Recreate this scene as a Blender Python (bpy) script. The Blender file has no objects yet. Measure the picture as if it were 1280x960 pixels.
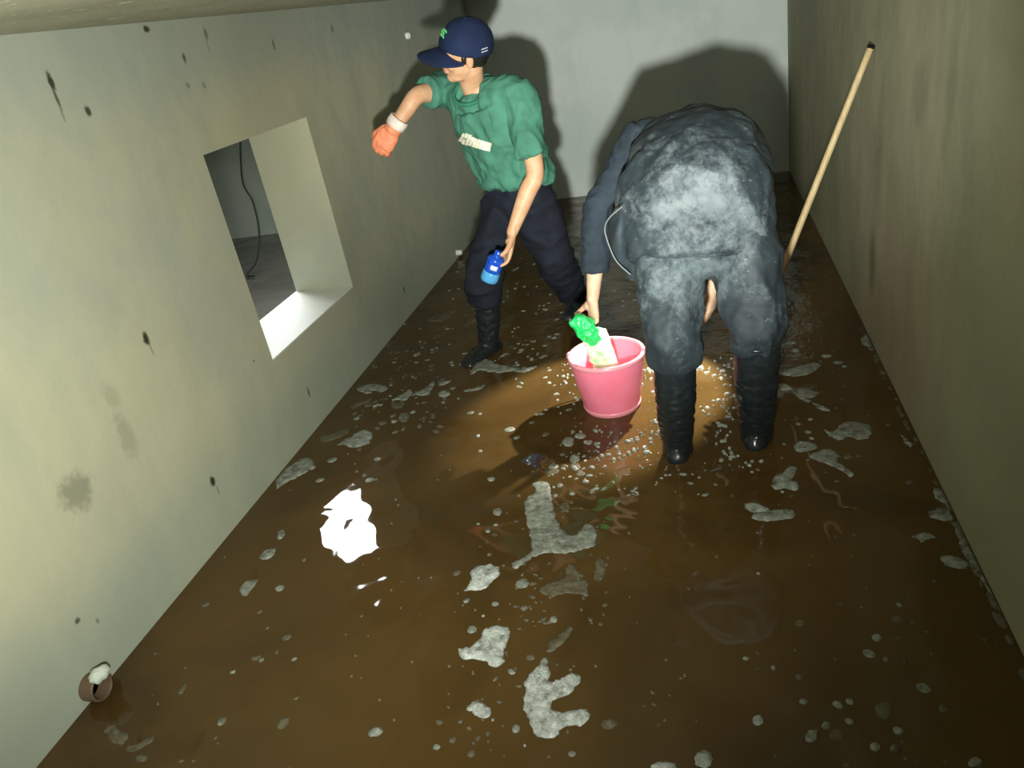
import bpy, bmesh, math, random
from mathutils import Vector, Matrix, Quaternion, noise
from mathutils.geometry import delaunay_2d_cdt
random.seed(7)
V = Vector
S = bpy.context.scene
C = S.collection

# ------------------------------------------------------------------ camera
H = 1.55                        # eye height above the water
F = 955.35
def nrm(v): return V(v).normalized()
Yc = nrm((227, -514, F)); Zc = -nrm((372, 1940, F))
Zc = (Zc - Yc * Yc.dot(Zc)).normalized(); Xc = Yc.cross(Zc)
if Xc.x < 0: Xc = -Xc
def ray(px, py):
    c = V((px - 640, py - 480, F)); return V((Xc.dot(c), Yc.dot(c), Zc.dot(c)))
def on(px, py, ax, val):
    d = ray(px, py); o = V((0, 0, H)); return o + d * ((val - o[ax]) / d[ax])
def P(px, py, Y): return on(px, py, 1, Y)          # point of the place seen there at depth Y
def G(px, py, z=0.0): return on(px, py, 2, z)      # point on the water
cd = bpy.data.cameras.new('camera'); cam = bpy.data.objects.new('camera', cd); C.objects.link(cam)
R = Matrix((Xc, Yc, Zc))        # world <- camera(right,down,fwd)
M3 = Matrix((( R[0][0], -R[0][1], -R[0][2]), (R[1][0], -R[1][1], -R[1][2]), (R[2][0], -R[2][1], -R[2][2])))
cam.matrix_world = Matrix.Translation((0, 0, H)) @ M3.to_4x4()
cd.sensor_width = 36; cd.lens = F / 1280 * 36; cd.clip_start = 0.02
S.camera = cam
S.view_settings.view_transform = 'Standard'; S.view_settings.look = 'None'
S.view_settings.gamma = 1; S.view_settings.use_curve_mapping = False
S.view_settings.exposure = 0.0

# ------------------------------------------------------------------ light
w = bpy.data.worlds.new('world'); S.world = w; w.use_nodes = True
w.node_tree.nodes['Background'].inputs[0].default_value = (0.9, 0.95, 1, 1)
w.node_tree.nodes['Background'].inputs[1].default_value = 0.9

def spot(name, loc, target, energy, color, size, blend, radius):
    l = bpy.data.lights.new(name, 'SPOT'); l.energy = energy; l.color = color
    l.spot_size = math.radians(size); l.spot_blend = blend; l.shadow_soft_size = radius
    o = bpy.data.objects.new(name, l); C.objects.link(o); o.location = loc
    o.rotation_euler = (V(target) - V(loc)).to_track_quat('-Z', 'Y').to_euler(); return o
spot('flash_light', (-0.11, -0.02, 1.23), (-1.78, 3.05, 1.25), 300, (1.0, 1.0, 0.86), 118, 1.0, 0.045)
spot('back_wall_fill', (-0.11, -0.02, 1.23), (-0.45, 6.6, 1.3), 680, (0.98, 1.0, 0.93), 52, 1.0, 0.04)  # added at the flash position to brighten the far wall, no separate torch
spot('head_lamp_light', (-0.07, 3.31, 0.79), (-0.40, 2.93, 0.0), 180, (1.0, 0.93, 0.80), 60, 0.35, 0.012)
a = bpy.data.lights.new('manhole_daylight', 'AREA'); a.shape = 'RECTANGLE'; a.size = 0.78; a.size_y = 1.05; a.spread = math.radians(150)
a.energy = 130; a.color = (0.95, 0.98, 1.0)
ao = bpy.data.objects.new('manhole_daylight', a); C.objects.link(ao); ao.location = (-2.61, 4.35, 1.735)

# ------------------------------------------------------------------ materials
def mat(name, color, rough=0.6, spec=0.5, **kw):
    m = bpy.data.materials.new(name); m.use_nodes = True
    b = m.node_tree.nodes['Principled BSDF']
    b.inputs['Base Color'].default_value = (*color, 1); b.inputs['Roughness'].default_value = rough
    b.inputs['Specular IOR Level'].default_value = spec
    for k, v in kw.items(): b.inputs[k].default_value = v
    return m
class NT:
    def __init__(s, m): s.t = m.node_tree; s.n = s.t.nodes; s.l = s.t.links; s.b = s.n['Principled BSDF']
    def new(s, ty, **kw):
        x = s.n.new(ty)
        for k, v in kw.items(): setattr(x, k, v)
        return x
    def link(s, a, b): s.l.new(a, b)
    def pos(s): return s.new('ShaderNodeNewGeometry').outputs['Position']
    def objc(s): return s.new('ShaderNodeTexCoord').outputs['Object']
    def mapping(s, v, scale=(1, 1, 1), loc=(0, 0, 0)):
        x = s.new('ShaderNodeMapping'); x.inputs['Scale'].default_value = scale; x.inputs['Location'].default_value = loc
        s.link(v, x.inputs['Vector']); return x.outputs[0]
    def noise(s, v, scale, detail=4, rough=0.55, dist=0):
        x = s.new('ShaderNodeTexNoise'); s.link(v, x.inputs['Vector'])
        x.inputs['Scale'].default_value = scale; x.inputs['Detail'].default_value = detail
        x.inputs['Roughness'].default_value = rough; x.inputs['Distortion'].default_value = dist; return x.outputs['Fac']
    def voro(s, v, scale, feat='F1'):
        x = s.new('ShaderNodeTexVoronoi', feature=feat); s.link(v, x.inputs['Vector']); x.inputs['Scale'].default_value = scale
        return x.outputs['Distance']
    def rng(s, v, a, b, c=0.0, d=1.0, smooth=True):
        x = s.new('ShaderNodeMapRange'); x.interpolation_type = 'SMOOTHSTEP' if smooth else 'LINEAR'
        s.link(v, x.inputs['Value'])
        for k, q in zip(('From Min', 'From Max', 'To Min', 'To Max'), (a, b, c, d)): x.inputs[k].default_value = q
        return x.outputs['Result']
    def math(s, op, a, b=0.5):
        x = s.new('ShaderNodeMath', operation=op)
        for i, q in enumerate((a, b)):
            if isinstance(q, (int, float)): x.inputs[i].default_value = q
            else: s.link(q, x.inputs[i])
        return x.outputs[0]
    def mix(s, f, a, b):
        x = s.new('ShaderNodeMix', data_type='RGBA')
        if isinstance(f, (int, float)): x.inputs[0].default_value = f
        else: s.link(f, x.inputs[0])
        for i, q in ((6, a), (7, b)):
            if isinstance(q, tuple): x.inputs[i].default_value = (*q, 1)
            else: s.link(q, x.inputs[i])
        return x.outputs[2]
    def bump(s, h, strength, dist=0.01, prev=None):
        x = s.new('ShaderNodeBump'); x.inputs['Strength'].default_value = strength; x.inputs['Distance'].default_value = dist
        s.link(h, x.inputs['Height'])
        if prev: s.link(prev, x.inputs['Normal'])
        return x.outputs[0]

XL, XR, YB, ZT = -1.78, 0.656, 6.60, 1.715
YF = -1.6
OY0, OY1, OZ0, OZ1, XJ = 2.585, 3.452, 0.42, 1.262, -2.105

def plaster(name, ca, cb, cc, stains=(), axis='L', bands=True):
    m = mat(name, ca, 0.75, 0.25); t = NT(m); p = t.pos()
    n1 = t.noise(p, 1.1, 5, 0.6, 0.3); n2 = t.noise(t.mapping(p, (1, 1, 0.35), (3, 1, 2)), 2.6, 6, 0.65)
    n3 = t.noise(t.mapping(p, (1, 1, 1), (9, 4, 2)), 7, 5, 0.6)
    col = t.mix(t.rng(n1, 0.40, 0.62), ca, cb)
    col = t.mix(t.math('MULTIPLY', t.rng(n2, 0.48, 0.74), 0.55), col, cc)
    col = t.mix(t.math('MULTIPLY', t.rng(n3, 0.55, 0.8), 0.25), col, cb)
    sx = t.new('ShaderNodeSeparateXYZ'); t.link(p, sx.inputs[0])
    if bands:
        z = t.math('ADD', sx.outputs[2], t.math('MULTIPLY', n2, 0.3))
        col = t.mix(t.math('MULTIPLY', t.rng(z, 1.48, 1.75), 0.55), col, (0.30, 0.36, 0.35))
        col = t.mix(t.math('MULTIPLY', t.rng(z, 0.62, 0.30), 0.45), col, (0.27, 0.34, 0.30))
    if stains:
        wob = t.noise(p, 38, 3, 0.6)
        tot = None
        for (u, z0, ru, rz, k) in stains:
            du = t.math('DIVIDE', t.math('SUBTRACT', sx.outputs[1], u), ru)
            dz = t.math('DIVIDE', t.math('SUBTRACT', sx.outputs[2], z0), rz)
            d = t.math('SQRT', t.math('ADD', t.math('MULTIPLY', du, du), t.math('MULTIPLY', dz, dz)))
            d = t.math('ADD', d, t.math('MULTIPLY', t.math('SUBTRACT', wob, 0.5), 1.3))
            mk = t.math('MULTIPLY', t.rng(d, 1.25, 0.45), k)
            tot = mk if tot is None else t.math('MAXIMUM', tot, mk)
        col = t.mix(tot, col, (0.03, 0.034, 0.018))
    t.link(col, t.b.inputs['Base Color'])
    b = t.bump(t.noise(p, 3.0, 3, 0.5), 0.35, 0.03)
    b = t.bump(t.noise(p, 60, 5, 0.7), 0.22, 0.003, b)
    t.link(b, t.b.inputs['Normal'])
    return m
def W(px, py): q = on(px, py, 0, XL); return q.y, q.z
def WR(px, py): q = on(px, py, 0, XR); return q.y, q.z
LS = []
for (px, py, ru, rz, k) in [(64, 103, .012, .035, .95), (69, 118, .007, .05, .8), (78, 143, .005, .03, .4), (110, 139, .014, .018, .9), (183, 36, .016, .012, .95),
        (230, 72, .012, .02, .8), (257, 42, .012, .02, .55), (260, 58, .004, .04, .4), (342, 55, .012, .025, .55), (235, 107, .012, .012, .45), (255, 107, .013, .012, .4),
        (183, 424, .014, .024, .98), (189, 436, .004, .03, .5), (266, 602, .014, .022, .98), (272, 612, .004, .025, .5), (386, 491, .008, .026, .75), (505, 362, .011, .03, .8),
        (97, 776, .010, .010, .8), (122, 776, .006, .01, .45), (97, 615, .06, .06, .42), (140, 495, .03, .05, .16), (158, 545, .04, .08, .22), (415, 35, .014, .03, .5), (317, 451, .008, .006, .7)]:
    LS.append((*W(px, py), ru, rz, k))
RS = []
for (px, py, ru, rz, k) in [(1090, 330, .07, .14, .42), (1098, 180, .10, .25, .14), (1150, 120, .09, .12, .22), (1075, 420, .05, .1, .2), (1190, 90, .05, .3, .16)]:
    RS.append((*WR(px, py), ru, rz, k))
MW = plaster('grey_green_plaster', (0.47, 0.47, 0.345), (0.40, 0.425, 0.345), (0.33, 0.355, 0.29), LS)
MWR = plaster('olive_plaster', (0.35, 0.345, 0.235), (0.29, 0.29, 0.20), (0.235, 0.24, 0.165), RS, bands=False)
MWB = plaster('pale_plaster', (0.60, 0.66, 0.63), (0.52, 0.59, 0.56), (0.44, 0.51, 0.49), bands=False)
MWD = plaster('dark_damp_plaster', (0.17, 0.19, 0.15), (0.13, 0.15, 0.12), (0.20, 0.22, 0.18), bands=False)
MC = plaster('rough_ceiling_plaster', (0.44, 0.44, 0.33), (0.36, 0.36, 0.26), (0.52, 0.52, 0.42), bands=False)
t = NT(MC); p = t.pos()
crumb = t.rng(t.noise(p, 22, 6, 0.75), 0.60, 0.68)
oldc = t.b.inputs['Base Color'].links[0].from_socket
t.link(t.mix(crumb, oldc, (0.85, 0.85, 0.72)), t.b.inputs['Base Color'])
t.link(t.bump(t.noise(p, 25, 6, 0.75), 1.0, 0.02), t.b.inputs['Normal'])

# murky water
def water_mat(name, col, col2):
    m = mat(name, col, 0.03, 0.5, IOR=1.33); t = NT(m); p = t.pos()
    n = t.noise(p, 1.3, 4, 0.55, 0.6)
    t.link(t.mix(t.rng(n, 0.38, 0.66), col, col2), t.b.inputs['Base Color'])
    sx = t.new('ShaderNodeSeparateXYZ'); t.link(p, sx.inputs[0])
    far = t.rng(sx.outputs[1], 2.5, 3.6, 0.0, 1.0)
    r1 = t.noise(p, 4.2, 1, 0.4, 0.3); r2 = t.noise(t.mapping(p, (1, 1.0, 1)), 26, 3, 0.6)
    # rings spreading from the two waders
    rings = None
    for c in ((-1.12, 3.45), (-0.16, 2.42), (-0.44, 2.83)):
        vm = t.new('ShaderNodeVectorMath', operation='DISTANCE'); t.link(p, vm.inputs[0]); vm.inputs[1].default_value = (c[0], c[1], 0)
        d = vm.outputs['Value']; wv = t.math('SINE', t.math('MULTIPLY', t.math('ADD', d, t.math('MULTIPLY', r1, 0.12)), 78))
        wv = t.math('MULTIPLY', wv, t.rng(d, 0.8, 0.12))
        rings = wv if rings is None else t.math('ADD', rings, wv)
    b = t.bump(r1, 0.34, 0.05)
    b2 = t.new('ShaderNodeBump'); b2.inputs['Distance'].default_value = 0.012; t.link(r2, b2.inputs['Height']); t.link(b, b2.inputs['Normal'])
    t.link(t.math('MULTIPLY', far, 0.3), b2.inputs['Strength'])
    b3 = t.bump(rings, 0.25, 0.0022, b2.outputs[0])
    t.link(b3, t.b.inputs['Normal'])
    return m
MWAT = water_mat('murky_brown_water', (0.090, 0.053, 0.016), (0.060, 0.035, 0.011))
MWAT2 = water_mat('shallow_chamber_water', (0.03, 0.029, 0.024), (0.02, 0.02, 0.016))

def foam_mat(name, col, alpha, bub=140):
    m = mat(name, col, 0.45, 0.5); t = NT(m); p = t.pos()
    vd = t.voro(p, bub); n = t.noise(p, 45, 4, 0.65)
    t.link(t.bump(vd, 0.5, 0.004, t.bump(n, 0.5, 0.006)), t.b.inputs['Normal'])
    c = t.mix(t.rng(n, 0.35, 0.7), tuple(x * 0.62 for x in col), col)
    c = t.mix(t.math('MULTIPLY', t.rng(t.voro(p, 46), 0.16, 0.05), 0.6), c, tuple(x * 0.35 for x in col))
    t.link(c, t.b.inputs['Base Color'])
    al = t.rng(t.noise(t.mapping(p, (1, 1, 1), (5, 5, 5)), 30, 4, 0.6), 0.30, 0.62, alpha * 0.45, alpha)
    t.link(al, t.b.inputs['Alpha'])
    return m
MF = foam_mat('white_foam', (0.66, 0.72, 0.71), 1.0)
MFM = foam_mat('grey_foam', (0.40, 0.44, 0.39), 0.88)
MFT = foam_mat('thin_foam_film', (0.27, 0.26, 0.19), 0.55)

def cloth(name, col, rough=0.85, dust=None, spec=0.2, weave=700, clean=()):
    m = mat(name, col, rough, spec); t = NT(m); p = t.pos()
    n = t.noise(p, 9, 4, 0.6); c = t.mix(t.rng(n, 0.3, 0.7), tuple(x * 0.8 for x in col), tuple(min(1, x * 1.15) for x in col))
    if dust:
        c0, r0, dc = dust
        q = t.mapping(p, (1, 1, 1.0)); a1 = t.noise(q, 7, 7, 0.72, 0.5); a2 = t.noise(t.mapping(p, (1, 1, 1), (4, 2, 7)), 42, 5, 0.75, 0.4)
        vm = t.new('ShaderNodeVectorMath', operation='DISTANCE'); t.link(p, vm.inputs[0]); vm.inputs[1].default_value = c0
        near = t.rng(vm.outputs['Value'], r0, 0.04)
        k = t.math('ADD', t.math('MULTIPLY', a1, 0.7), t.math('MULTIPLY', a2, 0.42))
        k = t.math('ADD', k, t.math('MULTIPLY', near, 0.15))
        for cc, rr in clean:
            vm = t.new('ShaderNodeVectorMath', operation='DISTANCE'); t.link(p, vm.inputs[0]); vm.inputs[1].default_value = cc
            k = t.math('SUBTRACT', k, t.math('MULTIPLY', t.rng(vm.outputs['Value'], rr, rr * .2), 0.13))
        c = t.mix(t.math('MULTIPLY', t.rng(k, 0.56, 0.80), 0.85), c, dc)
        fl = t.rng(t.noise(t.mapping(p, (1, 1, 1.6), (8, 1, 3)), 34, 5, 0.75), 0.62, 0.70)
        c = t.mix(t.math('MULTIPLY', fl, 0.55), c, tuple(min(1, x * 1.8) for x in dc))
    t.link(c, t.b.inputs['Base Color'])
    t.link(t.bump(t.noise(p, weave / 5, 2, 0.5), 0.15, 0.002), t.b.inputs['Normal'])
    return m
M_TEE = cloth('green_cotton', (0.058, 0.190, 0.135))
M_TEED = cloth('dark_green_rib', (0.03, 0.16, 0.10))
M_NAVY = cloth('navy_trouser_cloth', (0.011, 0.014, 0.023))
M_CAP = cloth('navy_cap_cloth', (0.009, 0.017, 0.050))
M_DUSTY = cloth('dusty_charcoal_cloth', (0.020, 0.030, 0.038), 0.62, ((-0.05, 2.40, 0.84), 0.45, (0.130, 0.160, 0.172)), 0.35, clean=[(P(785, 310, 2.48), .16), (P(960, 220, 2.6), .17), (P(820, 150, 2.9), .17), (P(900, 145, 2.9), .13)])
M_DUSTY2 = cloth('dusty_trouser_cloth', (0.022, 0.032, 0.040), 0.65, ((-0.07, 2.30, 0.70), 0.45, (0.115, 0.148, 0.160)), 0.35, clean=[(P(840, 420, 2.33), .15), (P(968, 330, 2.45), .15), (P(930, 400, 2.38), .10)])
M_SLEEVE = cloth('dark_slate_sleeve', (0.022, 0.032, 0.044))
M_RUB = mat('wet_black_rubber', (0.012, 0.017, 0.020), 0.22, 0.5)
t = NT(M_RUB); t.link(t.bump(t.noise(t.pos(), 18, 4, 0.6), 0.25, 0.01), t.b.inputs['Normal'])
t.link(t.rng(t.noise(t.pos(), 30, 4, 0.7), 0.35, 0.7, 0.18, 0.5), t.b.inputs['Roughness'])
def skin(name, col):
    m = mat(name, col, 0.5, 0.35); t = NT(m); p = t.pos(); n = t.noise(p, 25, 4, 0.6)
    t.link(t.mix(t.rng(n, 0.3, 0.7), col, (col[0] * 0.9, col[1] * 0.78, col[2] * 0.72)), t.b.inputs['Base Color'])
    t.link(t.bump(t.noise(p, 160, 3, 0.6), 0.12, 0.001), t.b.inputs['Normal']); return m
M_SK1 = skin('tan_skin', (0.60, 0.37, 0.23)); M_SK2 = skin('pale_skin', (0.66, 0.46, 0.33))
M_GLOVE = cloth('salmon_rubber_glove', (0.85, 0.28, 0.15), 0.5, None, 0.4)
M_CUFF = cloth('white_glove_cuff', (0.75, 0.66, 0.60))
M_HAIR = mat('black_hair', (0.010, 0.008, 0.007), 0.45)
M_EYEW = mat('eye_white', (0.75, 0.72, 0.68), 0.2); M_IRIS = mat('dark_iris', (0.02, 0.012, 0.008), 0.15)
M_LIP = mat('lip_skin', (0.50, 0.20, 0.15), 0.45)
M_PRINT = mat('cream_print', (0.80, 0.76, 0.62), 0.7)
M_LOGO = mat('green_embroidery', (0.08, 0.42, 0.13), 0.8)
M_TAG = mat('grey_tag', (0.45, 0.5, 0.52), 0.7)
M_PINK = mat('pink_plastic', (0.88, 0.17, 0.28), 0.34, 0.5, **{'Subsurface Weight': 0.25, 'Subsurface Radius': (0.03, 0.012, 0.012)})
t = NT(M_PINK); t.link(t.mix(t.rng(t.noise(t.pos(), 9, 4, 0.6), 0.3, 0.75), (0.95, 0.26, 0.40), (0.88, 0.19, 0.30)), t.b.inputs['Base Color'])
M_PINKR = mat('pale_pink_rim', (0.92, 0.34, 0.43), 0.3)
M_WOOD = mat('pale_wood', (0.60, 0.47, 0.26), 0.55)
t = NT(M_WOOD); t.link(t.mix(t.rng(t.noise(t.mapping(t.objc(), (30, 30, 1.5)), 3, 5, 0.6), 0.3, 0.7), (0.52, 0.41, 0.23), (0.40, 0.29, 0.14)), t.b.inputs['Base Color'])
M_BLUE = mat('translucent_blue_plastic', (0.01, 0.09, 0.62), 0.12, 0.6, **{'Transmission Weight': 0.25})
M_CYAN = mat('pale_blue_plastic', (0.10, 0.42, 0.80), 0.15, 0.6, **{'Transmission Weight': 0.2})
M_WHT = mat('white_label', (0.6, 0.72, 0.95), 0.4)
M_GRN = mat('bright_green_plastic', (0.02, 0.60, 0.14), 0.35)
M_PGRN = mat('pale_green_plastic', (0.42, 0.85, 0.52), 0.35)
t = NT(M_PGRN); t.link(t.mix(t.rng(t.noise(t.pos(), 22, 3, 0.6, 0.6), 0.42, 0.60), (0.22, 0.74, 0.34), (0.58, 0.90, 0.66)), t.b.inputs['Base Color'])
M_WHP = mat('white_plastic', (0.75, 0.78, 0.74), 0.35)
M_PIPE = mat('brown_pipe', (0.12, 0.08, 0.05), 0.5); M_BLK = mat('black_rubber_cable', (0.008, 0.009, 0.008), 0.9, 0.05)
M_LAMP = mat('lamp_glass', (0.9, 0.9, 0.85), 0.1); M_STRAP = cloth('black_strap', (0.02, 0.02, 0.02))

# ------------------------------------------------------------------ object helpers
BASE = {}
def put(o, parent=None, base=None, label=None, cat=None, group=None, kind=None):
    me = o.data
    if parent is not None:
        b = BASE[parent.name]; o.parent = parent
    else:
        b = V(base) if base is not None else V((0, 0, 0)); o.location = b
    if me is not None: me.transform(Matrix.Translation(-b))
    BASE[o.name] = b
    if label: o['label'] = label
    if cat: o['category'] = cat
    if group: o['group'] = group
    if kind: o['kind'] = kind
    return o
def obj(name, bm, m, parent=None, base=None, smooth=True, **kw):
    if isinstance(bm, bmesh.types.BMesh):
        me = bpy.data.meshes.new(name); bmesh.ops.recalc_face_normals(bm, faces=bm.faces); bm.to_mesh(me); bm.free()
    else: me = bm; me.name = name
    for q in me.polygons: q.use_smooth = smooth
    me.materials.clear(); me.materials.append(m)
    o = bpy.data.objects.new(name, me); C.objects.link(o)
    return put(o, parent, base, **kw)
def thing(name, base, **kw):
    o = bpy.data.objects.new(name, None); C.objects.link(o); o.empty_display_size = 0.1
    return put(o, None, base, **kw)
def box(bm, x0, x1, y0, y1, z0, z1):
    vs = [bm.verts.new((x, y, z)) for x in (x0, x1) for y in (y0, y1) for z in (z0, z1)]
    for f in ((0, 1, 3, 2), (4, 6, 7, 5), (0, 4, 5, 1), (2, 3, 7, 6), (0, 2, 6, 4), (1, 5, 7, 3)): bm.faces.new([vs[i] for i in f])
def cr(a, b, c, d, t):
    return 0.5 * ((2 * b) + (c - a) * t + (2 * a - 5 * b + 4 * c - d) * t * t + (3 * b - a - 3 * c + d) * t * t * t)
def tube(bm, pts, side=None, n=18, sub=5, cap=0.9):
    """pts: (pos, r) or (pos, ru, rv); elliptical rings along a smooth path with rounded ends"""
    K = [(V(q[0]), q[1], q[2] if len(q) > 2 else q[1]) for q in pts]
    if len(K) > 2 or sub > 1:
        E = [K[0]] + K + [K[-1]]; L = []
        for i in range(1, len(E) - 2):
            for s in range(sub):
                u = s / sub; a, b, c, d = E[i - 1:i + 3]
                L.append((cr(a[0], b[0], c[0], d[0], u), cr(a[1], b[1], c[1], d[1], u), cr(a[2], b[2], c[2], d[2], u)))
        L.append(K[-1]); K = L
    tn = []
    for i in range(len(K)):
        d = K[min(i + 1, len(K) - 1)][0] - K[max(i - 1, 0)][0]; tn.append(d.normalized())
    if side is None:
        side = V((1, 0, 0)) if abs(tn[0].x) < 0.8 else V((0, 1, 0))
    side = V(side); fr = []
    u = (side - tn[0] * side.dot(tn[0])).normalized()
    for i in range(len(K)):
        u = (u - tn[i] * u.dot(tn[i])).normalized(); fr.append((u.copy(), tn[i].cross(u)))
    if cap:
        st = []; en = []
        for a in (80, 55, 30):
            ra = math.radians(a); k = cap * min(K[0][1], K[0][2])
            st.append((K[0][0] - tn[0] * k * math.sin(ra), K[0][1] * math.cos(ra), K[0][2] * math.cos(ra)))
        for a in (30, 55, 80):
            ra = math.radians(a); k = cap * min(K[-1][1], K[-1][2])
            en.append((K[-1][0] + tn[-1] * k * math.sin(ra), K[-1][1] * math.cos(ra), K[-1][2] * math.cos(ra)))
        K = st + K + en; fr = [fr[0]] * 3 + fr + [fr[-1]] * 3
    rings = []
    for (p, a, b), (u, v) in zip(K, fr):
        rings.append([bm.verts.new(p + u * a * math.cos(2 * math.pi * k / n) + v * b * math.sin(2 * math.pi * k / n)) for k in range(n)])
    for r0, r1 in zip(rings, rings[1:]):
        for k in range(n): bm.faces.new((r0[k], r0[(k + 1) % n], r1[(k + 1) % n], r1[k]))
    bm.faces.new(rings[0][::-1]); bm.faces.new(rings[-1])
def ell(bm, c, r, M=None, n=16):
    """ellipsoid; M is a 3x3 frame (columns = axes)"""
    mm = Matrix.Translation(V(c)) @ (M.to_4x4() if M else Matrix.Identity(4)) @ Matrix.Diagonal((*r, 1))
    bmesh.ops.create_uvsphere(bm, u_segments=n, v_segments=n // 2 + 2, radius=1, matrix=mm)
def lathe(bm, prof, c, n=48, axis=None):
    """open profile of (r, z) turned about an axis"""
    Q = (V(axis).to_track_quat('Z', 'Y') if axis else Quaternion())
    rings = [[bm.verts.new(V(c) + Q @ V((r * math.cos(2 * math.pi * k / n), r * math.sin(2 * math.pi * k / n), z))) for k in range(n)] for r, z in prof]
    for r0, r1 in zip(rings, rings[1:]):
        for k in range(n): bm.faces.new((r0[k], r0[(k + 1) % n], r1[(k + 1) % n], r1[k]))
    return rings
def torus(bm, c, R_, r, M=None, n=40, m=8, arc=1.0):
    M = M or Matrix.Identity(3)
    rings = []
    N = n if arc >= 1 else n + 1
    for i in range(N):
        a = 2 * math.pi * arc * i / n; d = V((math.cos(a), math.sin(a), 0))
        Ra = R_ if not isinstance(R_, tuple) else None
        cc = d * Ra if Ra else V((R_[0] * d.x, R_[1] * d.y, 0))
        rings.append([bm.verts.new(V(c) + M @ (cc + d * r * math.cos(2 * math.pi * k / m) + V((0, 0, r * math.sin(2 * math.pi * k / m))))) for k in range(m)])
    L = list(zip(rings, rings[1:])) + ([(rings[-1], rings[0])] if arc >= 1 else [])
    for r0, r1 in L:
        for k in range(m): bm.faces.new((r0[k], r0[(k + 1) % m], r1[(k + 1) % m], r1[k]))
def fuse(bm, voxel=0.007, smooth=4, fac=0.5):
    """one continuous surface from overlapping closed volumes"""
    bmesh.ops.recalc_face_normals(bm, faces=bm.faces)
    me = bpy.data.meshes.new('tmp'); bm.to_mesh(me); bm.free()
    o = bpy.data.objects.new('tmp', me); C.objects.link(o)
    r = o.modifiers.new('r', 'REMESH'); r.mode = 'VOXEL'; r.voxel_size = voxel
    if smooth:
        s = o.modifiers.new('s', 'SMOOTH'); s.iterations = smooth; s.factor = fac
    dg = bpy.context.evaluated_depsgraph_get()
    out = bpy.data.meshes.new_from_object(o.evaluated_get(dg))
    bpy.data.objects.remove(o); bpy.data.meshes.remove(me)
    return out
def folds(me, amp, scale=9, stretch=(1, 1, 1), seed=0, ridge=True, mask=None):
    """cloth folds: push the surface along its normals"""
    sv = V(stretch); vs = me.vertices; nn = [v.normal.copy() for v in vs]
    for v, n_ in zip(vs, nn):
        q = V((v.co.x * sv.x, v.co.y * sv.y, v.co.z * sv.z)) * scale + V((seed, seed * 1.7, seed * 0.3))
        q = q + noise.noise_vector(q * 0.5) * 0.6
        f = noise.noise(q)
        if ridge: f = 0.45 - abs(f) * 1.6
        f += 0.35 * noise.noise(q * 2.3)
        k = amp if mask is None else amp * mask(v.co)
        v.co += n_ * f * k
    me.update(); return me
def struct(name, bm, m, **kw): return obj(name, bm, m, smooth=False, kind='structure', **kw)

# ------------------------------------------------------------------ the tank
FZ = -0.045
bm = bmesh.new(); box(bm, XJ, XR + .25, YF - .25, YB + .25, FZ - .15, FZ); struct('floor', bm, MWR, label='concrete tank floor under the brown water')
bm = bmesh.new()      # left wall with the rectangular opening
box(bm, XJ, XL, YF, OY0, FZ, ZT); box(bm, XJ, XL, OY1, YB, FZ, ZT)
box(bm, XJ, XL, OY0, OY1, FZ, OZ0); box(bm, XJ, XL, OY0, OY1, OZ1, ZT)
bmesh.ops.remove_doubles(bm, verts=bm.verts, dist=1e-4)
struct('wall_left', bm, MW, label='plastered left wall of the tank with a rectangular opening')
bm = bmesh.new(); box(bm, XR, XR + .25, YF, YB, FZ, ZT); struct('wall_right', bm, MWR, label='olive plastered right wall of the tank')
bm = bmesh.new(); box(bm, XL, XR, YB, YB + .25, FZ, ZT); struct('wall_back', bm, MWB, label='pale plastered wall at the far end of the tank')
bm = bmesh.new(); box(bm, XL, XR, YF - .25, YF, FZ, ZT); struct('wall_front', bm, MW)
bm = bmesh.new(); box(bm, XJ, XR + .25, YF - .25, YB + .25, ZT, ZT + .2); struct('ceiling', bm, MC, label='low rough concrete ceiling of the tank')
# the chamber next door, lit through its manhole
NX = -5.2; HX0, HX1, HY0, HY1 = -3.10, -2.21, 3.80, 4.90
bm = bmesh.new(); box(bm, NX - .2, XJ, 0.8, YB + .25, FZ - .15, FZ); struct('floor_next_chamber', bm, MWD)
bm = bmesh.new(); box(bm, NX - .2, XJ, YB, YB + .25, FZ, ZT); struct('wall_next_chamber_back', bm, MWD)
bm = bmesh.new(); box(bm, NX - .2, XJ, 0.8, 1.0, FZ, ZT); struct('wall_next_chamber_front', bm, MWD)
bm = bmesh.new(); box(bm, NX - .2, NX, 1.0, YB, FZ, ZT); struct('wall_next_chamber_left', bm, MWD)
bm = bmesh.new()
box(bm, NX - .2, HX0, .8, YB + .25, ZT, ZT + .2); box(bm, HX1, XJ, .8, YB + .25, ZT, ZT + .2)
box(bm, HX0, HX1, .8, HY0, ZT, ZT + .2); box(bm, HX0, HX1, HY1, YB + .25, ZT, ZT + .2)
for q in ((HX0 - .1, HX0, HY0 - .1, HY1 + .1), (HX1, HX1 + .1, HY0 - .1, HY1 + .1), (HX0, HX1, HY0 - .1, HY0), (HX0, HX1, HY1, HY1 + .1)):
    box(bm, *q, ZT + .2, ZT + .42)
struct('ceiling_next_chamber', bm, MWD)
bm = bmesh.new(); box(bm, XJ, XL + .001, OY0, OY1, OZ0, OZ0 + .006); struct('trim_1', bm, mat('sill_painted_daylight', (0.80, 0.82, 0.78), 0.25), label='sill of the wall opening with daylight painted into its pale colour')  # extra pale, glossy colour stands in for strong daylight on the sill

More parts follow.
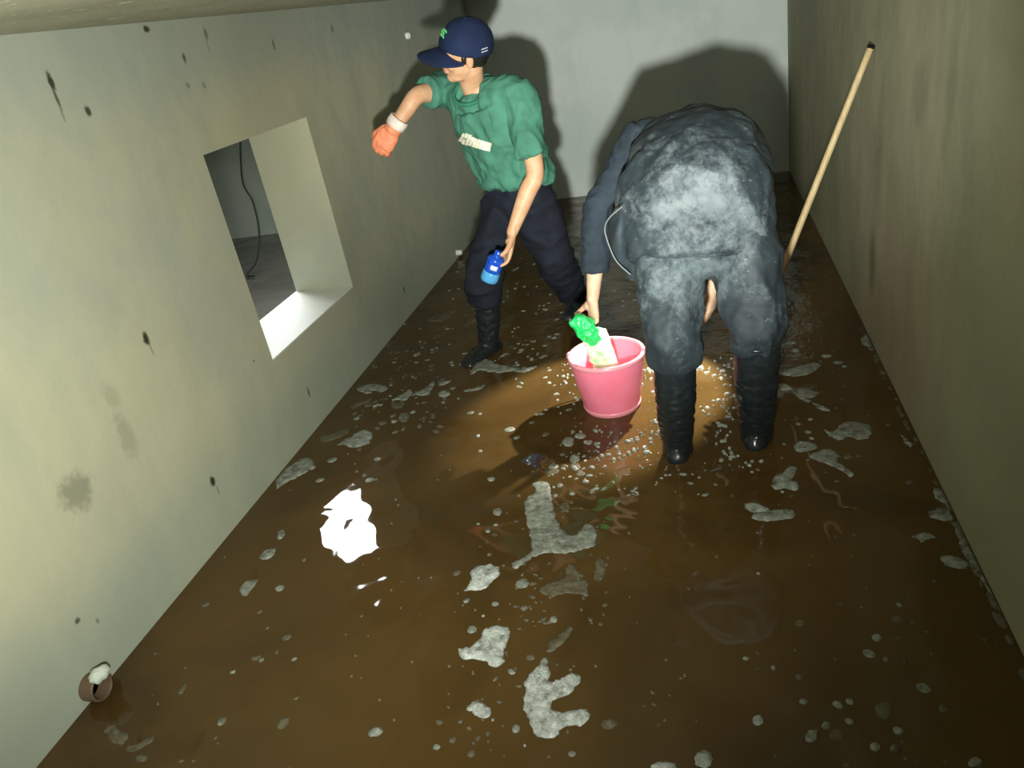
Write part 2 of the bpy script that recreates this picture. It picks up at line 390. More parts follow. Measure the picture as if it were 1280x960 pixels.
def sheet(x0, x1, y0, y1, st):
    bm = bmesh.new(); nx = int((x1 - x0) / st) + 1; ny = int((y1 - y0) / st) + 1
    g = [[bm.verts.new((x0 + (x1 - x0) * i / nx, y0 + (y1 - y0) * j / ny, 0)) for j in range(ny + 1)] for i in range(nx + 1)]
    for i in range(nx):
        for j in range(ny): bm.faces.new((g[i][j], g[i + 1][j], g[i + 1][j + 1], g[i][j + 1]))
    return bm
bm = sheet(XL, XR, YF, YB, 0.2)
obj('water', bm, MWAT, kind='stuff', label='murky brown water covering the tank floor', cat='water')
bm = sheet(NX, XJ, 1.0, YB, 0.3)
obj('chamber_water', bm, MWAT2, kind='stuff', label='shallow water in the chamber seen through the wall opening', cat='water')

# ------------------------------------------------------------------ hands and heads
def frame(d, nrm_):
    d = V(d).normalized(); n_ = V(nrm_); n_ = (n_ - d * n_.dot(d)).normalized(); return d, n_, d.cross(n_)
def hand(bm, wrist, d, palm_n, thumb_sign=1, curls=(25, 30, 20), thumb_curl=(10, 15), spread=3, k=1.0, grow=0.0, thumb_out=1.0):
    """palm, four unequal bent fingers and a thumb leaving the side of the palm"""
    d, n_, s = frame(d, palm_n); s = s * thumb_sign; w0 = V(wrist)
    tube(bm, [(w0 - d * .03 * k, .026 * k + grow, .020 * k + grow), (w0 + d * .01 * k, .030 * k + grow, .019 * k + grow), (w0 + d * .045 * k, .040 * k + grow, .017 * k + grow),
              (w0 + d * .085 * k, .041 * k + grow, .0135 * k + grow)], side=s, n=16, cap=0.8)
    ell(bm, w0 + (d * .035 + s * .024 + n_ * .012) * k, (.017 * k + grow,) * 3)
    for j, (off, ln, r) in enumerate(((.030, .072, .0088), (.0105, .080, .0092), (-.0105, .074, .0088), (-.030, .058, .0078))):
        cj = curls[j] if isinstance(curls[0], (tuple, list)) else curls
        p = w0 + (d * (.086 - abs(off - .008) * .15) + s * off) * k
        ang = 0; dd = (d + s * math.tan(math.radians(spread)) * (off / .015)).normalized(); q = p - dd * .012 * k; L = [(q, (r + grow) * k * 1.05), (p, (r + grow) * k * 1.05)]
        ax = dd.cross(n_)
        for sl, cu, rr in zip((.46, .30, .24), cj, (1.0, .92, .78)):
            ang += cu; e = Quaternion(ax, math.radians(ang)) @ dd
            p = p + e * ln * sl * k; L.append((p, (r * rr + grow) * k))
        tube(bm, L, n=10, sub=3)
    p = w0 + (d * .022 + s * .026 + n_ * .006) * k
    td = (d * .70 + s * .72 * thumb_out + n_ * .25).normalized(); L = [(p, .0135 * k + grow)]
    ax = td.cross((n_ - s * .5)); ang = 0
    for sl, cu, rr in zip((.038, .030, .024), (0, thumb_curl[0], thumb_curl[1]), (.0122, .0105, .0088)):
        ang += cu; e = Quaternion(ax.normalized(), math.radians(ang)) @ td
        p = p + e * sl * k; L.append((p, rr * k + grow))
    tube(bm, L, n=10, sub=3)
def head_frame(fwd, up):
    f = V(fwd).normalized(); u = V(up); u = (u - f * u.dot(f)).normalized(); r = f.cross(u)
    M = Matrix((r, f, u)).transposed(); return M
def head(bm, c, M):
    def e(q, r, n=16): ell(bm, V(c) + M @ V(q), r, M, n)
    e((0, -.012, .030), (.074, .094, .084)); e((0, .030, -.030), (.060, .062, .080))
    e((0, .010, -.045), (.058, .060, .055)); e((0, .058, -.092), (.028, .027, .024)); e((0, .035, -.085), (.046, .045, .026))
    e((0, .082, .018), (.048, .020, .013)); e((0, .090, -.004), (.0105, .016, .026)); e((0, .101, -.022), (.016, .016, .012))
    e((.012, .092, -.026), (.009, .010, .008)); e((-.012, .092, -.026), (.009, .010, .008))
    e((0, .088, -.053), (.024, .010, .0065)); e((0, .085, -.064), (.021, .011, .007))
    for s in (-1, 1):
        e((s * .036, .070, -.030), (.022, .018, .020)); e((s * .073, -.004, -.004), (.010, .017, .031)); e((s * .031, .079, .003), (.015, .011, .010))

# ------------------------------------------------------------------ rubber boot
def boot(parent, ankle, top, toe_dir, rt=0.068, ra=0.052, label=None):
    ankle = V(ankle); top = V(top); td = V(toe_dir).normalized(); z = V((0, 0, 1))
    bm = bmesh.new()
    mid = ankle.lerp(top, .5) + td * -.012
    tube(bm, [(V((ankle.x, ankle.y, FZ + .05)), ra * 1.0), (ankle, ra, ra * 1.0), (mid, (ra + rt) / 2 + .004), (top, rt)], n=24, cap=0.25)
    sd = td.cross(z)
    g = V((ankle.x, ankle.y, FZ))
    tube(bm, [(g - td * .045 + z * .048, .040, .046), (g + td * .03 + z * .055, .045, .052), (g + td * .10 + z * .046, .049, .042), (g + td * .165 + z * .038, .046, .034)], side=sd, n=20, cap=0.9)
    me = fuse(bm, .006, 4)
    folds(me, .006, 16, (1, 1, 2.2), 3.1, True, lambda c: 1.0 if 0.08 < c.z < 0.3 else 0.4)
    b = obj('rubber_boot', me, M_RUB, parent)
    if label: b['label'] = label
    # sole and top rim
    bm = bmesh.new()
    N = 28; vs = []
    for k in range(N):
        a = 2 * math.pi * k / N; x = math.cos(a); y = math.sin(a)
        vs.append(g + td * (.062 + .138 * x) + sd * (.046 + .008 * x) * y)
    lo = [bm.verts.new(v) for v in vs]; hi = [bm.verts.new(v + z * .018) for v in vs]
    for k in range(N): bm.faces.new((lo[k], lo[(k + 1) % N], hi[(k + 1) % N], hi[k]))
    bm.faces.new(lo[::-1]); bm.faces.new(hi)
    put_sub(bm, 'sole', M_RUB, b)
    bm = bmesh.new(); ax = (top - mid).normalized(); Mq = ax.to_track_quat('Z', 'Y').to_matrix()
    torus(bm, top - ax * .004, rt - .001, .005, Mq); put_sub(bm, 'boot_rim', M_RUB, b)
    return b
def put_sub(bm, name, m, parent, **kw):
    return obj(name, bm, m, parent, **kw)

# ------------------------------------------------------------------ first man: green t-shirt, reaching to the wall
B1 = V((-1.0, 3.62, FZ))
SH = V((.80, -.58, -.05)).normalized()
pel, wst, chs, shc, nck = V((-.88, 3.63, .76)), V((-.895, 3.61, .92)), V((-.925, 3.56, 1.08)), V((-.955, 3.54, 1.205)), V((-.975, 3.51, 1.275))
sL = V((-.765, 3.45, 1.205)); sR = V((-1.15, 3.69, 1.265))
eL = P(669, 214, 3.34); wL = P(640, 291, 3.26)
eR = P(521, 120, 3.52); wR = P(492, 160, 3.44)
kR = P(604, 345, 3.43); aR = V((-1.125, 3.46, .05)); kL = P(692, 322, 3.66); aL = V((-.735, 3.98, .05))
HC = P(581, 67, 3.42); HM = head_frame((-.87, -.44, .04), (-.05, -.46, .88))
FW = V((-.58, -.80, 0)).normalized()
bm = bmesh.new()
tube(bm, [(pel - V((0, 0, .06)), .155, .11), (pel, .165, .115), (wst, .148, .10), (chs, .165, .11), (shc, .15, .075), (shc.lerp(nck, .6), .075, .055)], side=SH)
tube(bm, [(shc, .055), (nck, .055), (HC + HM @ V((0, -.02, -.06)), .055)])
tube(bm, [(shc, .07), (sL, .058), (sL.lerp(eL, .45), .048), (eL, .040), (eL.lerp(wL, .35), .040), (wL, .027, .024)])
tube(bm, [(shc, .07), (sR, .058), (sR.lerp(eR, .5), .046), (eR, .040), (eR.lerp(wR, .5), .036), (wR, .028)])
hR = pel + SH * -.095 - V((0, 0, .04)); hL = pel + SH * .095 - V((0, 0, .04))
tube(bm, [(hR, .085), (hR.lerp(kR, .5), .072), (kR, .050), (kR.lerp(aR, .4), .044), (aR, .032), (V((aR.x, aR.y, FZ + .04)), .030), (V((aR.x, aR.y, FZ + .035)) + FW * .14, .026, .018)])
tube(bm, [(hL, .085), (hL.lerp(kL, .5), .072), (kL, .050), (kL.lerp(aL, .4), .044), (aL, .032), (V((aL.x, aL.y, FZ + .04)), .030), (V((aL.x - .025, aL.y - .13, FZ + .035)), .026, .018)])
head(bm, HC, HM)
bc = P(616, 336, 3.215); LD = P(634, 333, 3.24) - wL; LN = bc - P(634, 333, 3.24)
hand(bm, wL, LD, LN, -1, ((12, 30, 20), (14, 34, 22), (14, 36, 24), (16, 36, 24)), (15, 20), 2, 1.05)
RD = P(470, 194, 3.42) - wR; RN = V((.35, .6, .3))
hand(bm, wR, RD, RN, -1, (30, 34, 24), (12, 25), .5, thumb_out=.55)
me = fuse(bm, .0055, 3)
man1 = obj('person', me, M_SK1, base=B1, label='person in a green t-shirt and navy cap raising one gloved hand toward the left wall', cat='person')
# face details
for s in (-1, 1):
    bm = bmesh.new(); ell(bm, HC + HM @ V((s * .031, .0835, .002)), (.0115, .0085, .0075), HM, 12); ey = obj('eye', bm, M_EYEW, man1)
    bm = bmesh.new(); ell(bm, HC + HM @ V((s * .031, .0905, .001)), (.0048, .0025, .0048), HM, 12); obj('iris', bm, M_IRIS, ey)
    bm = bmesh.new(); tube(bm, [(HC + HM @ V((s * .015, .100, .020)), .003), (HC + HM @ V((s * .032, .0985, .025)), .0042), (HC + HM @ V((s * .050, .082, .020)), .0025)], n=8, sub=4); obj('eyebrow', bm, M_HAIR, man1)
bm = bmesh.new(); ell(bm, HC + HM @ V((0, .0935, -.054)), (.022, .0065, .0048), HM, 12); ell(bm, HC + HM @ V((0, .0915, -.0625)), (.020, .0068, .0056), HM, 12); obj('lips', fuse(bm, .002, 3), M_LIP, man1)
bm = bmesh.new(); ell(bm, HC + HM @ V((0, -.030, .020)), (.080, .082, .082), HM, 24); ell(bm, HC + HM @ V((0, -.058, -.020)), (.058, .038, .040), HM, 20)
for s in (-1, 1): ell(bm, HC + HM @ V((s * .066, .020, .006)), (.010, .012, .024), HM, 12)
me = fuse(bm, .005, 3); folds(me, .003, 90, (1, 1, .3)); obj('hair', me, M_HAIR, man1)
# cap
bm = bmesh.new(); ell(bm, HC + HM @ V((0, -.010, .040)), (.099, .118, .108), HM, 40)
bmesh.ops.bisect_plane(bm, geom=bm.verts[:] + bm.edges[:] + bm.faces[:], plane_co=HC + HM @ V((0, 0, .026)), plane_no=HM @ V((0, -.16, 1)), clear_inner=True)
me = bpy.data.meshes.new('cap'); bm.to_mesh(me); bm.free(); folds(me, .004, 22, (1, 1, 1), 4.0)
cap = obj('cap', me, M_CAP, man1); sm = cap.modifiers.new('thickness', 'SOLIDIFY'); sm.thickness = .003; sm.offset = -1
bm = bmesh.new(); NU, NV = 20, 8; top_, bot = [], []
for i in range(NU + 1):
    a = math.pi * i / NU; ra, rb = [], []
    for j in range(NV + 1):
        u = j / NV; x = math.cos(a) * (.090 + .012 * u); y = .030 + math.sin(a) * (.060 + .115 * u); zz = .034 - .026 * (x / .09) ** 2 - .016 * u * math.sin(a)
        q = HC + HM @ V((x, y, zz)); ra.append(bm.verts.new(q)); rb.append(bm.verts.new(q - HM @ V((0, 0, .004))))
    top_.append(ra); bot.append(rb)
for i in range(NU):
    for j in range(NV):
        bm.faces.new((top_[i][j], top_[i + 1][j], top_[i + 1][j + 1], top_[i][j + 1])); bm.faces.new((bot[i][j], bot[i][j + 1], bot[i + 1][j + 1], bot[i + 1][j]))
    bm.faces.new((top_[i][NV], top_[i + 1][NV], bot[i + 1][NV], bot[i][NV]))
obj('brim', bm, M_CAP, cap)
def on_shell(u, v, c, r, off=.0025):   # point on the cap crown, u sideways, v up angle
    x = r[0] * math.sin(u) * math.cos(v); y = r[1] * math.cos(u) * math.cos(v); z = r[2] * math.sin(v)
    k = 1 + off / .1; return HC + HM @ (V(c) + V((x, y, z)) * k)
bm = bmesh.new()
for (u, v) in ((-.13, .52), (.10, .52), (-.13, .72), (.10, .72), (-.02, .62), (.2, .62)):   # small clover-like emblem
    q = on_shell(u - .12, v, (0, -.010, .040), (.099, .118, .108)); ell(bm, q, (.010, .004, .008), HM, 10)
obj('emblem', bm, M_LOGO, cap, label='green embroidered emblem')
bm = bmesh.new()
for dz in (0, .012):
    tube(bm, [(HC + HM @ V((-.094, -.052, .040 + dz)), .0022), (HC + HM @ V((-.080, -.080, .038 + dz)), .0022)], n=6, sub=3)
obj('tag', bm, M_TAG, cap, label='small pale side tag')
bm = bmesh.new(); ell(bm, HC + HM @ V((0, -.010, .149)), (.008, .008, .004), HM, 10); obj('button', bm, M_CAP, cap)
# t-shirt
bm = bmesh.new()
UP = (shc - pel).normalized()
tube(bm, [(pel + V((-.005, 0, .045)), .215, .155), (pel + V((-.005, 0, .10)), .215, .155), (wst, .208, .148), (chs, .215, .148), (shc + FW * .005, .192, .120), (shc.lerp(nck, .42) + FW * .012, .115, .092), (shc.lerp(nck, .64) + FW * .012, .080, .074)], side=SH, n=32, cap=.10)
tube(bm, [(shc + SH * .06, .095), (sL + V((0, 0, -.005)), .082), (sL.lerp(eL, .45), .076, .07), (sL.lerp(eL, .80), .078, .07)], cap=.08, n=24)
tube(bm, [(shc - SH * .06, .095), (sR + V((0, 0, -.005)), .080), (sR.lerp(eR, .42), .072), (sR.lerp(eR, .68), .074)], cap=.08, n=24)
me = fuse(bm, .007, 9)
folds(me, .024, 8.5, (1.2, 1.2, .7), 1.3, True, lambda c: min(1, max(.3, (1.30 - c.z) * 2.5))); folds(me, .007, 19, (1, 1, .8), 4)
tee = obj('t_shirt', me, M_TEE, man1)
bm = bmesh.new(); cax = (HC + HM @ V((0, -.02, -.06)) - nck).normalized(); torus(bm, nck + FW * .018 + V((0, 0, -.022)), .080, .009, (cax + FW * .45 + V((0, 0, .5))).to_track_quat('Z', 'Y').to_matrix()); obj('collar', bm, M_TEED, tee)
# chest lettering, an arched cream line of worn letters
me_ = tee.data; 
from mathutils.bvhtree import BVHTree
bt = BVHTree.FromPolygons([v.co + B1 for v in me_.vertices], [p_.vertices for p_ in me_.polygons])
def hit(px, py):
    r = bt.ray_cast(V((0, 0, H)), ray(px, py).normalized()); return r[0], r[1]
bm = bmesh.new(); cur = [(564, 154), (569, 164), (576, 171), (586, 175), (596, 179), (606, 182), (614, 184)]
def curve(u):
    k = u * (len(cur) - 1); i = min(int(k), len(cur) - 2); f_ = k - i; return V(cur[i]).lerp(V(cur[i + 1]), f_)
NL = 15
for i in range(NL):
    u0 = (i + .04) / NL; u1 = (i + .90) / NL; h_ = 5.4 + (2.0 if i == 0 else 0) + (1.5 if i in (6, 7) else 0)
    g = []
    for iu in range(4):
        row = []
        for iv in range(4):
            u = u0 + (u1 - u0) * iu / 3; c = curve(u); td_ = (curve(min(1, u + .03)) - curve(max(0, u - .03))).normalized()
            q = c + V((td_.y, -td_.x)) * h_ * (iv / 1.5 - 1); row.append(hit(q.x, q.y))
        g.append(row)
    if any(l is None for r in g for l, n_ in r): continue
    A = [[bm.verts.new(l + n_ * .004) for l, n_ in r] for r in g]; Bq = [[bm.verts.new(l - n_ * .003) for l, n_ in r] for r in g]
    for x_ in range(3):
        for y_ in range(3): bm.faces.new((A[x_][y_], A[x_ + 1][y_], A[x_ + 1][y_ + 1], A[x_][y_ + 1]))
    ring = [(0, 0), (1, 0), (2, 0), (3, 0), (3, 1), (3, 2), (3, 3), (2, 3), (1, 3), (0, 3), (0, 2), (0, 1)]
    for (x_, y_), (x2, y2) in zip(ring, ring[1:] + ring[:1]): bm.faces.new((A[x_][y_], Bq[x_][y_], Bq[x2][y2], A[x2][y2]))
pr = obj('chest_print', bm, M_PRINT, tee, smooth=False, label='cream worn lettering across the chest')
# trousers
bm = bmesh.new()
tube(bm, [(pel + V((0, 0, .08)), .165, .125), (pel, .182, .138), (pel - V((0, 0, .08)), .178, .13)], side=SH, n=28)
tube(bm, [(hR, .108), (hR.lerp(kR, .5), .104), (kR, .090), (kR.lerp(aR, .28), .082), (kR.lerp(aR, .36), .078)], n=24, cap=.3)
tube(bm, [(hL, .112), (hL.lerp(kL, .5), .112), (kL, .098), (kL.lerp(aL, .45), .090), (kL.lerp(aL, .78), .084)], n=24, cap=.3)
me = fuse(bm, .008, 3); folds(me, .020, 7, (1, 1, 1.3), 5.2); obj('trousers', me, M_NAVY, man1)
boot(man1, aR + V((0, 0, .0)), kR.lerp(aR, .25), FW + V((.0, -.2, 0)), .066, .050)
boot(man1, aL, kL.lerp(aL, .55), V((-.2, -1, 0)), .066, .052)
# glove
bm = bmesh.new(); hand(bm, wR, RD, RN, -1, (30, 34, 24), (12, 25), .5, 1.08, .0075, thumb_out=.55)
tube(bm, [(wR - RD.normalized() * .035, .040), (wR + RD.normalized() * .02, .036)], n=20, cap=.1)
me = fuse(bm, .0035, 3); folds(me, .003, 30); gl = obj('glove', me, M_GLOVE, man1, label='salmon rubber glove')
bm = bmesh.new(); Mq = RD.to_track_quat('Z', 'Y').to_matrix(); lathe(bm, [(.040, -.052), (.045, -.052), (.047, -.030), (.045, -.008), (.041, -.006)], wR, 32, RD); obj('glove_cuff', bm, M_CUFF, gl, label='white rolled cuff')

# bottle in his lowered hand
dL, nL, s_ = frame(LD, LN)
bax = (P(609, 357, 3.215) - P(623, 318, 3.225)).normalized()
bt_ = thing('plastic_bottle', bc + bax * .10, label='blue plastic bottle held in the lowered hand of the person in green', cat='bottle')
def prof_obj(name, prof, c, ax, m, parent, closed=True):
    prof = [(a_ * 1.14, b_ * .95) for a_, b_ in prof]
    bm = bmesh.new(); r = lathe(bm, prof, c, 32, ax); 
    if closed: bm.faces.new(r[0][::-1]); bm.faces.new(r[-1])
    return obj(name, bm, m, parent)
prof_obj('bottle_body', [(.026, -.065), (.034, -.055), (.0355, -.04), (.033, -.03), (.0355, -.02), (.033, -.008), (.0355, .004), (.034, .012)], bc, bax, M_BLUE, bt_)
prof_obj('bottle_base', [(.0345, .012), (.036, .020), (.0365, .050), (.034, .062), (.028, .066)], bc, bax, M_CYAN, bt_)
prof_obj('bottle_cap', [(.014, -.095), (.016, -.090), (.016, -.068), (.022, -.064)], bc, bax, M_BLUE, bt_)
bm = bmesh.new(); Q = bax.to_track_quat('Z', 'Y').to_matrix(); cdir = (V((0, 0, H)) - bc); cdir = (cdir - bax * cdir.dot(bax)).normalized(); sd = bax.cross(cdir)
vs = [[bm.verts.new(bc + (cdir * math.cos(a) + sd * math.sin(a)) * .0415 + bax * zz) for zz in (-.028, -.006)] for a in [x * .1 for x in range(-5, 4)]]
for r0, r1 in zip(vs, vs[1:]): bm.faces.new((r0[0], r1[0], r1[1], r0[1]))
so = obj('bottle_label', bm, M_WHT, bt_); mo = so.modifiers.new('thick', 'SOLIDIFY'); mo.thickness = .001

# ------------------------------------------------------------------ second man: dusty dark clothes, bending over
B2 = V((-.02, 2.45, FZ))
SX = V((1, 0, 0))
kl = V((-.135, 2.40, .455)); al = V((-.155, 2.43, .05)); kr = V((.135, 2.44, .455)); ar = V((.125, 2.50, .05))
hl = V((-.140, 2.55, .80)); hr = V((.085, 2.55, .80))
PC = V((-.03, 2.55, .83))
T = [V((-.035, 2.60, .92)), V((-.03, 2.73, .985)), V((-.03, 2.88, 1.015)), V((-.03, 3.00, 1.0))]
NB = V((-.03, 3.06, .985)); HC2 = V((-.03, 3.20, .925)); HM2 = head_frame((0.0, .42, -.90), (0, .90, .42))
HM2 = head_frame((-.18, .30, -.92), (0, .92, .35))
sl = V((-.225, 2.90, 1.03)); sr = V((.135, 2.97, .94))
el = P(749, 262, 2.86); wl = P(741, 374, 2.80); er = V((.10, 3.04, .72)); wr = P(892, 360, 2.88)
bm = bmesh.new()
tube(bm, [(PC - V((0, 0, .08)), .15, .12), (PC, .165, .13), (T[0], .15, .11), (T[1], .155, .11), (T[2], .16, .10), (T[3], .13, .085), (NB, .07)], side=SX)
tube(bm, [(T[3], .075), (NB, .058), (HC2 + HM2 @ V((0, -.03, -.05)), .056)])
tube(bm, [(T[2], .07), (sl, .056), (sl.lerp(el, .5), .047), (el, .040), (el.lerp(wl, .35), .040), (wl, .029, .024)])
tube(bm, [(T[2], .07), (sr, .056), (sr.lerp(er, .5), .047), (er, .040), (er.lerp(wr, .35), .038), (wr, .027, .024)])
for h_, k_, a_ in ((hl, kl, al), (hr, kr, ar)):
    tube(bm, [(h_, .095), (h_.lerp(k_, .5), .078), (k_, .050), (k_.lerp(a_, .4), .044), (a_, .032), (V((a_.x, a_.y, FZ + .04)), .030), (V((a_.x, a_.y + .14, FZ + .033)), .026, .018)])
head(bm, HC2, HM2)
D2 = (P(743, 418, 2.80) - wl); N2 = V((-.35, -.75, .25))
hand(bm, wl, D2, V((-.80, -.5, .1)), 1, ((50, 52, 35), (55, 55, 35), (58, 55, 35), (60, 55, 35)), (5, 20), 1)
hand(bm, wr, P(885, 412, 2.88) - wr, V((-.8, .3, 0)), -1, (14, 18, 12), (4, 8), 1.5, 1.05)
me = fuse(bm, .0055, 3)
man2 = obj('person', me, M_SK2, base=B2, label='person in dusty dark clothes and rubber boots seen from behind, bending over a bucket', cat='person')
bm = bmesh.new(); ell(bm, HC2 + HM2 @ V((0, -.026, .028)), (.082, .088, .086), HM2, 24); ell(bm, HC2 + HM2 @ V((0, -.06, -.03)), (.06, .042, .045), HM2, 20)
me = fuse(bm, .005, 2); folds(me, .004, 70, (1, .3, 1)); obj('hair', me, M_HAIR, man2)
for s in (-1, 1):
    bm = bmesh.new(); ell(bm, HC2 + HM2 @ V((s * .031, .0835, .002)), (.0115, .0085, .0075), HM2, 12); ey = obj('eye', bm, M_EYEW, man2)
    bm = bmesh.new(); ell(bm, HC2 + HM2 @ V((s * .031, .0905, .001)), (.0048, .0025, .0048), HM2, 12); obj('iris', bm, M_IRIS, ey)
# jacket
bm = bmesh.new()
tube(bm, [(V((-.045, 2.535, .735)), .242, .168), (V((-.045, 2.55, .80)), .250, .176), (V((-.042, 2.57, .87)), .248, .174), (T[0] + V((-.01, -.01, 0)), .250, .172), (T[1] + V((0, 0, .0)), .232, .152), (T[2] - V((0, 0, .01)), .205, .135), (T[3] - V((0, 0, .01)), .15, .105), (NB, .09, .085)], side=SX, n=36, cap=.25)
tube(bm, [(T[2] - V((.05, 0, 0)), .09), (sl, .086)], n=22, cap=.4)
tube(bm, [(T[2] + V((.05, 0, 0)), .09), (sr, .070)], n=22, cap=.4)
ell(bm, P(783, 300, 2.56), (.060, .075, .115)); ell(bm, P(792, 325, 2.55), (.035, .06, .07))
ell(bm, P(868, 147, 2.96), (.085, .06, .045))
me = fuse(bm, .008, 2)
folds(me, .018, 7, (1, 1, .7), 2.2); folds(me, .005, 17, (1, 1, .7), 6.2)
jk = obj('jacket', me, M_DUSTY, man2)
def sleeve(s_, e_, w_, cutf):
    bm = bmesh.new()
    tube(bm, [(s_ + (s_ - e_) * .18, .074), (s_, .078), (s_.lerp(e_, .5), .066), (e_, .060), (e_.lerp(w_, .4), .058), (e_.lerp(w_, cutf), .054)], n=24, cap=.10)
    me = fuse(bm, .006, 2); folds(me, .009, 14, (1, 1, 1.6), 2.0); return obj('sleeve', me, M_SLEEVE, jk)
sleeve(sl, el, wl, .68); sleeve(sr, er, wr, .55)
bm = bmesh.new(); tube(bm, [(P(*q), .0022) for q in ((777, 259, 2.395), (762, 272, 2.43), (756, 286, 2.46), (761, 306, 2.46), (771, 327, 2.46), (788, 343, 2.46))], n=8, sub=5)
obj('hem_trim', bm, mat('frayed_hem', (0.16, 0.18, 0.18), 0.8), jk, label='pale frayed edge of the jacket hem')
# trousers
bm = bmesh.new()
tube(bm, [(PC + V((-.005, .03, .03)), .19, .12), (PC, .21, .142), (PC - V((0, 0, .07)), .214, .150)], side=SX, n=30)
tube(bm, [(hl, .120), (hl.lerp(kl, .35), .118), (hl.lerp(kl, .65), .104), (kl + V((0, 0, .03)), .094), (kl + V((-.002, 0, -.03)), .092), (kl + V((-.004, .01, -.055)), .086)], n=26, cap=.2)
tube(bm, [(hr + V((.008, 0, 0)), .120), (hr.lerp(kr, .35) + V((.008, 0, 0)), .114), (hr.lerp(kr, .65), .108), (kr + V((0, 0, .03)), .092), (kr + V((-.004, 0, -.02)), .083), (kr.lerp(ar, .10), .076)], n=26, cap=.2)
me = fuse(bm, .008, 2); folds(me, .018, 7.5, (1, 1, .9), 7.7); folds(me, .004, 20, (1, 1, .8), 1.2)
obj('trousers', me, M_DUSTY2, man2)
boot(man2, al, kl.lerp(al, .10), V((.05, 1, 0)), .074, .056)
boot(man2, ar, kr.lerp(ar, .06), V((.15, 1, 0)), .078, .058)
# head lamp on a strap
bm = bmesh.new(); torus(bm, HC2 + HM2 @ V((0, -.02, .055)), (.083, .098), .008, HM2); hs = obj('head_strap', bm, M_STRAP, man2)
bm = bmesh.new(); la = HM2 @ V((0, 1, -.1)); r = lathe(bm, [(.0, -.02), (.022, -.02), (.026, 0), (.028, .012), (.024, .012), (.020, .006), (.0, .006)], HC2 + HM2 @ V((0, .098, .05)), 24, la); obj('head_lamp', bm, M_STRAP, hs)

# ------------------------------------------------------------------ bucket
BX, BY = -.433, 2.822
bk = thing('bucket', (BX, BY, FZ), label='pink plastic bucket standing in the water in front of the bending person', cat='bucket')
def L(name, prof, m, parent, c=(BX, BY, FZ)):
    bm = bmesh.new(); lathe(bm, prof, c, 64); return obj(name, bm, m, parent)
HB = .282
r0, r1 = .108, .150
bd = L('bucket_body', [(.0, .012), (r0 - .004, .012), (r0 - .003, .016), (r1 - .006, HB), (r1, HB + .002), (r1 + .001, HB - .004), (r1 - .002, HB - .05), (r0 + .004, .03), (r0 + .001, .0), (.0, .0)], M_PINK, bk)
L('rim', [(r1 - .006, HB - .004), (r1 - .007, HB + .005), (r1 + .001, HB + .010), (r1 + .008, HB + .006), (r1 + .009, HB - .010), (r1 + .004, HB - .011), (r1 - .001, HB - .004)], M_PINKR, bk)
L('base_ring', [(r0 - .002, 0), (r0 + .007, 0), (r0 + .008, .05), (r0 + .013, .056), (r0 + .013, .064), (r0 + .006, .066)], M_PINKR, bk)
for s in (-1, 1):
    bm = bmesh.new(); box(bm, BX + s * (r1 + .004) - .006, BX + s * (r1 + .004) + .016 * (1 if s > 0 else 1) - (.010 if s < 0 else 0), BY - .012, BY + .012, FZ + HB - .022, FZ + HB + .016)
    bmesh.ops.bevel(bm, geom=bm.edges[:], offset=.003, segments=2, affect='EDGES'); obj('handle_ear', bm, M_PINKR, bk)
bm = bmesh.new()
tube(bm, [(V((BX + (r1 + .012) * math.cos(a), BY + (r1 + .012) * math.sin(a), FZ + HB - .004 - .05 * math.sin(a))), .0032) for a in [math.pi * i / 14 for i in range(15)]], n=8, sub=2)
obj('handle', bm, M_WHP, bk, label='white folded-down bail handle')
bm = bmesh.new(); lathe(bm, [(.0, .10), (r0 + .012, .10)], (BX, BY, FZ), 48)
obj('bucket_water', bm, mat('pinkish_suds_water', (0.30, 0.10, 0.08), 0.08), bk)

# ------------------------------------------------------------------ detergent pouch dipped in the bucket
pw = P(738, 397, 2.77)
po = thing('detergent_pouch', P(757, 460, 2.82), label='green and white plastic pouch held in the hand above the pink bucket', cat='pouch')
def slab(name, outline, Y, th, m, parent, amp=.012, voxel=.004, tilt=0.0):
    bm = bmesh.new(); pts = [P(x, y, Y + tilt * (y - 400) / 60) for x, y in outline]; c = sum(pts, V()) / len(pts)
    f = [bm.verts.new(p_ + V((0, -th, 0))) for p_ in pts]; b = [bm.verts.new(p_ + V((0, th, 0))) for p_ in pts]
    fc = bm.verts.new(c + V((0, -th * 2.2, 0))); bc_ = bm.verts.new(c + V((0, th * 2.2, 0))); n = len(pts)
    for k in range(n):
        j = (k + 1) % n; bm.faces.new((f[k], f[j], fc)); bm.faces.new((b[j], b[k], bc_)); bm.faces.new((f[k], b[k], b[j], f[j]))
    me = fuse(bm, voxel, 3); folds(me, amp, 28, (1, 1, 1), 3.3); return obj(name, me, m, parent)
slab('pouch_body', [(729, 412), (740, 408), (757, 414), (765, 437), (771, 455), (768, 463), (756, 463), (742, 459), (736, 440)], 2.755, .012, M_PGRN, po, .010, .004, .05)
slab('pouch_top', [(713, 402), (722, 395), (733, 396), (742, 402), (746, 412), (750, 424), (742, 431), (730, 425), (720, 414)], 2.745, .014, M_GRN, po, .014)
slab('pouch_flap', [(754, 410), (758, 413), (771, 450), (766, 455), (755, 430)], 2.735, .005, M_WHP, po, .004, .003)

